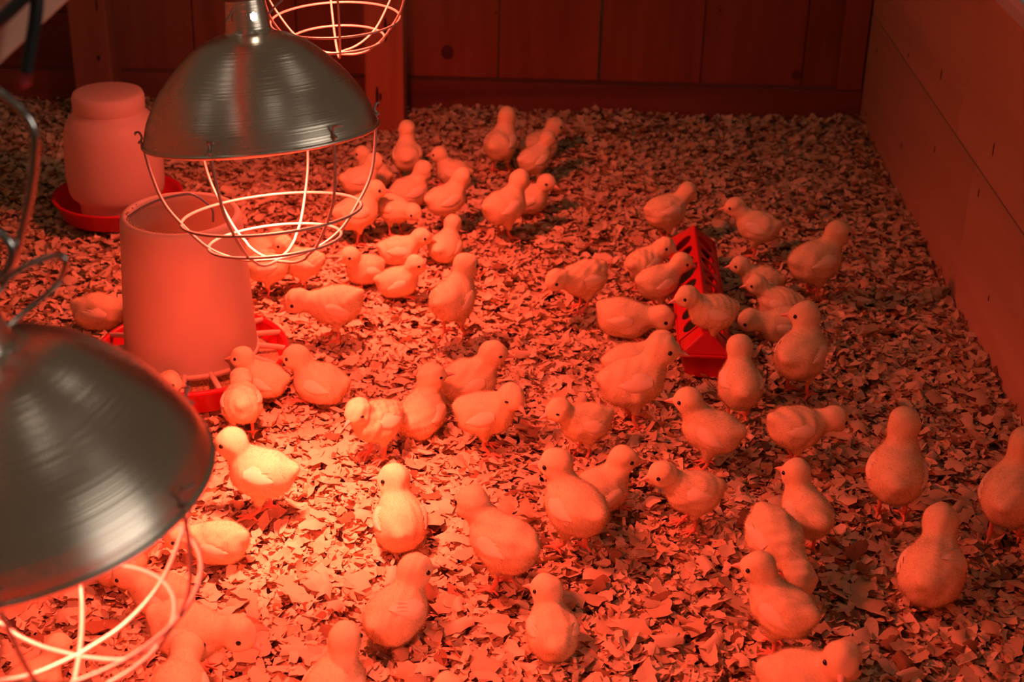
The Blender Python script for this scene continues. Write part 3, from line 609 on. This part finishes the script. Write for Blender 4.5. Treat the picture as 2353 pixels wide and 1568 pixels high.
def make_wing(p, side, rg, drop=0.):
    nu, nv = 11, 7; u = np.linspace(0, 1, nu)[:, None]; v = np.linspace(-1, 1, nv)[None]
    ang = math.radians(rg.uniform(-14, 4) - drop); Lw = .052 * rg.uniform(.92, 1.08)
    hw = .0165 * np.sin(np.clip(u * .93 + .10, 0, 1) * PI) ** .62 * (1 - .25 * u) + .0008
    lx = .020 - u * Lw; lz = .009 + v * hw - .004 * u - .004 * u * u
    q0 = np.array([.020, .009]); dx, dz = lx - q0[0] + 0 * v, lz - q0[1]
    X = q0[0] + dx * math.cos(ang) + dz * math.sin(ang) * -1; Z = q0[1] + dz * math.cos(ang) - dx * math.sin(ang) * -1
    pts = np.stack([X, 0 * X, Z], -1).reshape(-1, 3); pts = (pts - [-.004, 0, 0]) @ p.R.T + p.c
    ys = np.linspace(.050, .004, 60); S = np.repeat(pts[:, None], 60, 1); S[..., 1] = ys * side
    d = p.sdf(S.reshape(-1, 3)).reshape(-1, 60); ins = d < 0; first = np.where(ins.any(1), ins.argmax(1), 59)
    y = ys[first].reshape(nu, nv); y = np.maximum(y, .016)
    for _ in range(3): y[1:-1] = (y[:-2] + 2 * y[1:-1] + y[2:]) / 4
    y = np.maximum(y, np.repeat(y.mean(1, keepdims=True), nv, 1) * .82)
    th = (.0046 * (1 - np.abs(v) ** 2.2) * np.sin(np.clip(u * .85 + .08, 0, 1) * PI) ** .5) + .0004 - .0022 * (np.abs(v) > .9)
    y = y + th; G = pts.reshape(nu, nv, 3).copy(); G[..., 1] = y * side
    mb = MB(); mb.grid(G, flip=side > 0)
    I = G.copy(); I[..., 1] -= side * .004; mb.grid(I, flip=side < 0)
    # short quills past the wing tip
    for k in range(6):
        f = (k - 2.5) / 3.2; a0 = G[6, 3 + int(round(f * 2))] + [0, side * -.0012, 0]; dirv = G[-1, 3] - G[5, 3]; dirv = dirv / np.linalg.norm(dirv)
        Lq = .022 - .003 * abs(f) * 3; e = a0 + dirv * Lq + np.array([0, side * -.0004, f * .002])
        w = np.array([0, .0, .0026]); m_ = (a0 + e) / 2
        mb.add([a0 - w * .6, a0 + w * .6, m_ - w, m_ + w, e - w * .35, e + w * .35], [(0, 2, 3, 1), (2, 4, 5, 3)])
    wm = mb.mesh('wing'); wv = G.reshape(-1, 3)
    return wm
EYE = MB().ball((0, 0, 0), .0040, 12, 9).mesh('eye'); EYE.materials.append(M_EYE)
def beak_mesh():
    mb = MB()
    for sgn, L, h0, w0 in ((1, .0195, .0058, .0060), (-1, .0160, .0042, .0052)):
        R = []
        for t in np.linspace(0, 1, 7):
            r = (1 - t) ** .8 + .04; z0 = .0012 * (1 - t) * sgn - .0034 * t * t
            R.append([(L * t, w0 * r * math.cos(a), z0 + h0 * r * math.sin(a) * (1 if sgn * math.sin(a) > 0 else .25)) for a in np.linspace(0, 2 * PI, 10, endpoint=False)])
        mb.grid(np.array(R), cv=True, flip=True); mb.add([R[-1][k] for k in (0, 2, 5, 7)], [(0, 1, 2, 3)])
    return mb.mesh('beak')
BEAK = beak_mesh(); BEAK.materials.append(M_BEAK)
def leg_mesh(zh, fx, stand, toe_turn):
    mb = MB(); ft = np.array([fx, 0, .0045])
    if stand: mb.tube(catmull([(0, 0, zh + .008), (-.004 + fx * .3, 0, zh * .62), (fx - .001, 0, .010), ft], 4), [.0042] + [.0037] * 3 + [.0033] * 8 + [.0035], 7)
    else: mb.tube([(fx - .018, 0, .012), (fx - .008, 0, .008), ft], .0027, 7)
    for a, L in ((-32, .023), (0, .027), (32, .023), (178, .012)):
        a = math.radians(a + toe_turn); d = np.array([math.cos(a), math.sin(a), 0])
        mb.tube([ft, ft + d * L * .35 + [0, 0, .0022], ft + d * L * .75 + [0, 0, -.0008], ft + d * L + [0, 0, -.0030]], [.0031, .0025, .0021, .0008], 6)
    me = mb.mesh('leg'); me.materials.append(M_LEG); return me
DROP = {41: (0, 34), 62: (0, 38), 20: (-20, -20), 63: (18, 10), 37: (-14, -14)}
for i, (gx, gy, gz, hd, s, st, nk, ny, hy, lab) in enumerate(CHICKS):
    rg = np.random.default_rng(900 + i); p = Pose(st, nk, ny, hy, seed=i, fat=rg.uniform(.96, 1.05))
    lo_, hi_ = chick_bounds(p); near = gy < 2.6
    V, F = surface_nets(p.sdf, lo_, hi_, .0030 if near else .0036); N = p.grad(V)
    for _ in range(1):
        dd = p.sdf(V); V = V - N * dd[:, None]
    FV, FN = fuzz(V, F, N, p, 14000 if near else 7000, rg)
    nv = len(V); tri = np.arange(len(FV)).reshape(-1, 3) + nv
    me = mesh_np('body', np.vstack([V, FV]), [F, tri], True, np.vstack([N, FN]))
    me.materials.append(M_BODY); me.materials.append(M_FUZZ)
    me.polygons.foreach_set('material_index', np.concatenate([np.zeros(len(F), np.int32), np.ones(len(tri), np.int32)]))
    root = thing('chick', lab, 'chick', (gx, gy, gz), 'pale yellow chicks in the brooder pen')
    root.rotation_euler.z = math.radians(hd); root.scale = (s, s, s)
    link('body', me, None, root)
    dl, dr_ = DROP.get(i, (0, 0))
    for side, dp in ((1, dl), (-1, dr_)): link('wing', make_wing(p, side, rg, dp), M_WING, root)
    for side in (1, -1):
        dv = p.Rh @ np.array([.50, side * .84, .13]); dv /= np.linalg.norm(dv)
        ts = np.linspace(.010, .036, 60); dd = p.sdf(p.h + ts[:, None] * dv); k = np.argmax(dd > 0) if (dd > 0).any() else 30
        e = link('eye', EYE, None, root); e.location = p.h + dv * (ts[k] - .0010)
        e.scale = (1, 1, .55 if ('drowsy' in lab or 'closed' in lab or 'sleepy' in lab) else 1)
    ts = np.linspace(.012, .042, 60); up_ = p.Rh[:, 2]; o0 = p.h - up_ * .0045
    dd = p.sdf(o0 + ts[:, None] * p.fw); k = np.argmax(dd > 0) if (dd > 0).any() else 30
    b = link('beak', BEAK, None, root); b.location = o0 + p.fw * (ts[k] - .0030); b.rotation_euler = Matrix(p.Rh.tolist()).to_euler()
    stride = rg.uniform(-.012, .012)
    for side in (1, -1):
        fx = (.004 + stride * side) if st else rg.uniform(.022, .034)
        l = link('leg', leg_mesh(p.zb - .046, fx, st, rg.uniform(-14, 14)), None, root); l.location = (0, side * .0185, 0)
    if 'dark spot' in lab:
        q = MB().ball((0, 0, 0), (.004, .007, .009), 10, 7).build('rump_spot', M_SPOT, root); q.location = p.T((-.052, .006, -.012)); q['label'] = 'dark soiled spot'

# ==== wood shavings ===========================================================================
rg = np.random.default_rng(77)
def terrain(x, y):
    return (.0045 * np.sin(x * 7.1 + 1.3 * np.sin(y * 4.3)) + .0040 * np.sin(y * 9.7 + x * 5.1 + .7) + .0030 * np.sin(x * 17 - y * 13)
            + .014 * np.clip((y - 3.40) / .17, 0, 1) + .012 * np.clip((x - .66) / .1, 0, 1)) - .004
def flake_batch(N, xy, L, Wd, zoff, tilt, nu, nvv, rg, curl=1.0):
    u = np.linspace(0, 1, nu)[None, :, None]; v = np.linspace(-.5, .5, nvv)[None, None, :]
    kp = rg.normal(.3, .9, N)[:, None, None] * curl + 1e-3; L3 = L[:, None, None]
    a = kp * (u - .5); X = np.sin(a) / kp * L3 + 0 * v; Zc = (1 - np.cos(a)) / kp * L3
    e0, e1 = rg.uniform(.45, 1.15, N)[:, None, None], rg.uniform(.45, 1.15, N)[:, None, None]
    w = Wd[:, None, None] * (np.where(u < .5, e0 + (1 - e0) * np.sin(u * PI), e1 + (1 - e1) * np.sin(u * PI)))
    sk = rg.normal(0, .35, N)[:, None, None]; X = X + v * w * sk
    Y = v * w + rg.normal(0, .10, (N, nu, nvv)) * Wd[:, None, None]; X = X + rg.normal(0, .06, (N, nu, nvv)) * L3
    kc = rg.normal(0, .8, N)[:, None, None]; Z = Zc + kc * (v * v) * w + rg.normal(0, .02, (N, nu, nvv)) * L3
    P = np.stack([X, Y, Z], -1).reshape(N, -1, 3)
    yw, pt, rl = rg.uniform(0, 2 * PI, N), rg.normal(0, tilt, N), rg.normal(0, tilt, N)
    def ap(P, c, s, i, j):
        Q = P.copy(); Q[..., i] = P[..., i] * c[:, None] - P[..., j] * s[:, None]; Q[..., j] = P[..., i] * s[:, None] + P[..., j] * c[:, None]; return Q
    P = ap(P, np.cos(pt), np.sin(pt), 0, 2); P = ap(P, np.cos(rl), np.sin(rl), 1, 2); P = ap(P, np.cos(yw), np.sin(yw), 0, 1)
    P[..., 0] += xy[:, 0:1]; P[..., 1] += xy[:, 1:2]; P[..., 2] += (terrain(xy[:, 0], xy[:, 1]) + zoff)[:, None]
    q = np.array([(i * nvv + j, (i + 1) * nvv + j, (i + 1) * nvv + j + 1, i * nvv + j + 1) for i in range(nu - 1) for j in range(nvv - 1)])
    F = (q[None] + (np.arange(N) * nu * nvv)[:, None, None]).reshape(-1, 4)
    return P.reshape(-1, 3), F
def tints(N, rg):
    t = rg.beta(2.2, 1.6, N)[:, None]; c = np.array([.55, .34, .17]) * (1 - t) + np.array([.88, .69, .44]) * t
    k = rg.uniform(size=N) < .06; c[k] = np.array([.30, .15, .07]) * rg.uniform(.7, 1.3, (k.sum(), 1)); return c
def set_tint(me, c):
    a = me.color_attributes.new('tint', 'FLOAT_COLOR', 'POINT'); a.data.foreach_set('color', np.hstack([c, np.ones((len(c), 1))]).astype(np.float32).ravel())
def spots(N, rg):
    out = np.zeros((0, 2))
    while len(out) < N:
        y = rg.uniform(1.16, YB - .02, N); x = rg.uniform(-1.39, XR - .005, N)
        ok = (x > -.61 - (y - 1.44) * .317 - .16) & (x < .66 + (y - 1.5) * .33 + .16); out = np.vstack([out, np.stack([x, y], 1)[ok]])
    return out[:N]
litter = thing('wood_shavings', 'loose pale pine shavings covering the whole pen floor', 'bedding', (0, 0, 0)); litter['kind'] = 'stuff'
Vs, Fs, Cs, n0 = [], [], [], 0
for N, l0, l1, z0, z1, tl, cu in ((26000, .017, .034, -.020, -.004, .24, .8), (28000, .012, .030, -.012, .004, .27, 1.0), (11000, .010, .024, -.004, .008, .36, 1.4), (22000, .004, .012, -.008, .007, .38, .8)):
    L = rg.uniform(l0, l1, N) * rg.uniform(.8, 1.15, N); Wd = L * rg.uniform(.32, .85, N)
    P, F = flake_batch(N, spots(N, rg), L, Wd, rg.uniform(z0, z1, N), tl, 4 if l1 > .02 else 3, 3 if l1 > .02 else 2, rg, cu)
    Vs.append(P); Fs.append(F + n0); n0 += len(P); Cs.append(np.repeat(tints(N, rg), len(P) // N, 0))
V = np.vstack(Vs); V[:, 0] = np.minimum(V[:, 0], XR - .0005); V[:, 1] = np.minimum(V[:, 1], YB - .0125); V[:, 2] = np.maximum(V[:, 2], -.055)
me = mesh_np('shavings_layer', V, [np.vstack(Fs)], True); set_tint(me, np.vstack(Cs))
lay = link('shavings_layer', me, M_SHAV, litter); lay['kind'] = 'stuff'
gx_ = np.linspace(-1.395, XR - .001, 60); gy_ = np.linspace(.7, YB - .013, 60); GX, GY = np.meshgrid(gx_, gy_, indexing='ij')
MB().grid(np.stack([GX, GY, terrain(GX, GY) - .016], -1), flip=False).build('shavings_bed', M_BED, litter)['kind'] = 'stuff'
# the 300 largest single shavings lying on top, in the foreground
variants = []
for k in range(20):
    P, F = flake_batch(1, np.zeros((1, 2)), np.array([1.0]), np.array([rg.uniform(.4, .85)]), np.array([.0]), .0, 6, 4, rg, .9)
    P[:, 2] -= P[:, 2].min(); mv = mesh_np('shaving', P, [F], True)
    c = tints(1, rg); c = np.array([[.09, .04, .02]]) if k == 0 else c; set_tint(mv, np.repeat(c, len(P), 0)); mv.materials.append(M_SHAV); variants.append(mv)
cxy = np.array([(c[0], c[1]) for c in CHICKS]); n = 0
while n < 300:
    px, py = rg.uniform(0, 2353), 1568 - 900 * rg.beta(1.0, 1.7); g = at_z(px, py, 0)
    if g[0] > XR - .03 or (np.hypot(cxy[:, 0] - g[0], cxy[:, 1] - g[1]) < .068).any(): continue
    if math.hypot(g[0] + .54, g[1] - 2.2) < .18 or (abs(g[0] - .285) < .07 and 2.2 < g[1] < 2.75): continue
    k = 0 if n % 38 == 5 else int(rg.integers(1, 20)); o = bpy.data.objects.new('shaving', variants[k]); COL.objects.link(o); o.parent = litter
    L = rg.uniform(.026, .044) if k else rg.uniform(.018, .028); o.scale = (L, L, L * (1 if k else 2.2)); o.location = (g[0], g[1], terrain(g[0], g[1]) + rg.uniform(.003, .007))
    o.rotation_euler = (rg.normal(0, .16), rg.normal(0, .16), rg.uniform(0, 6.28)); n += 1
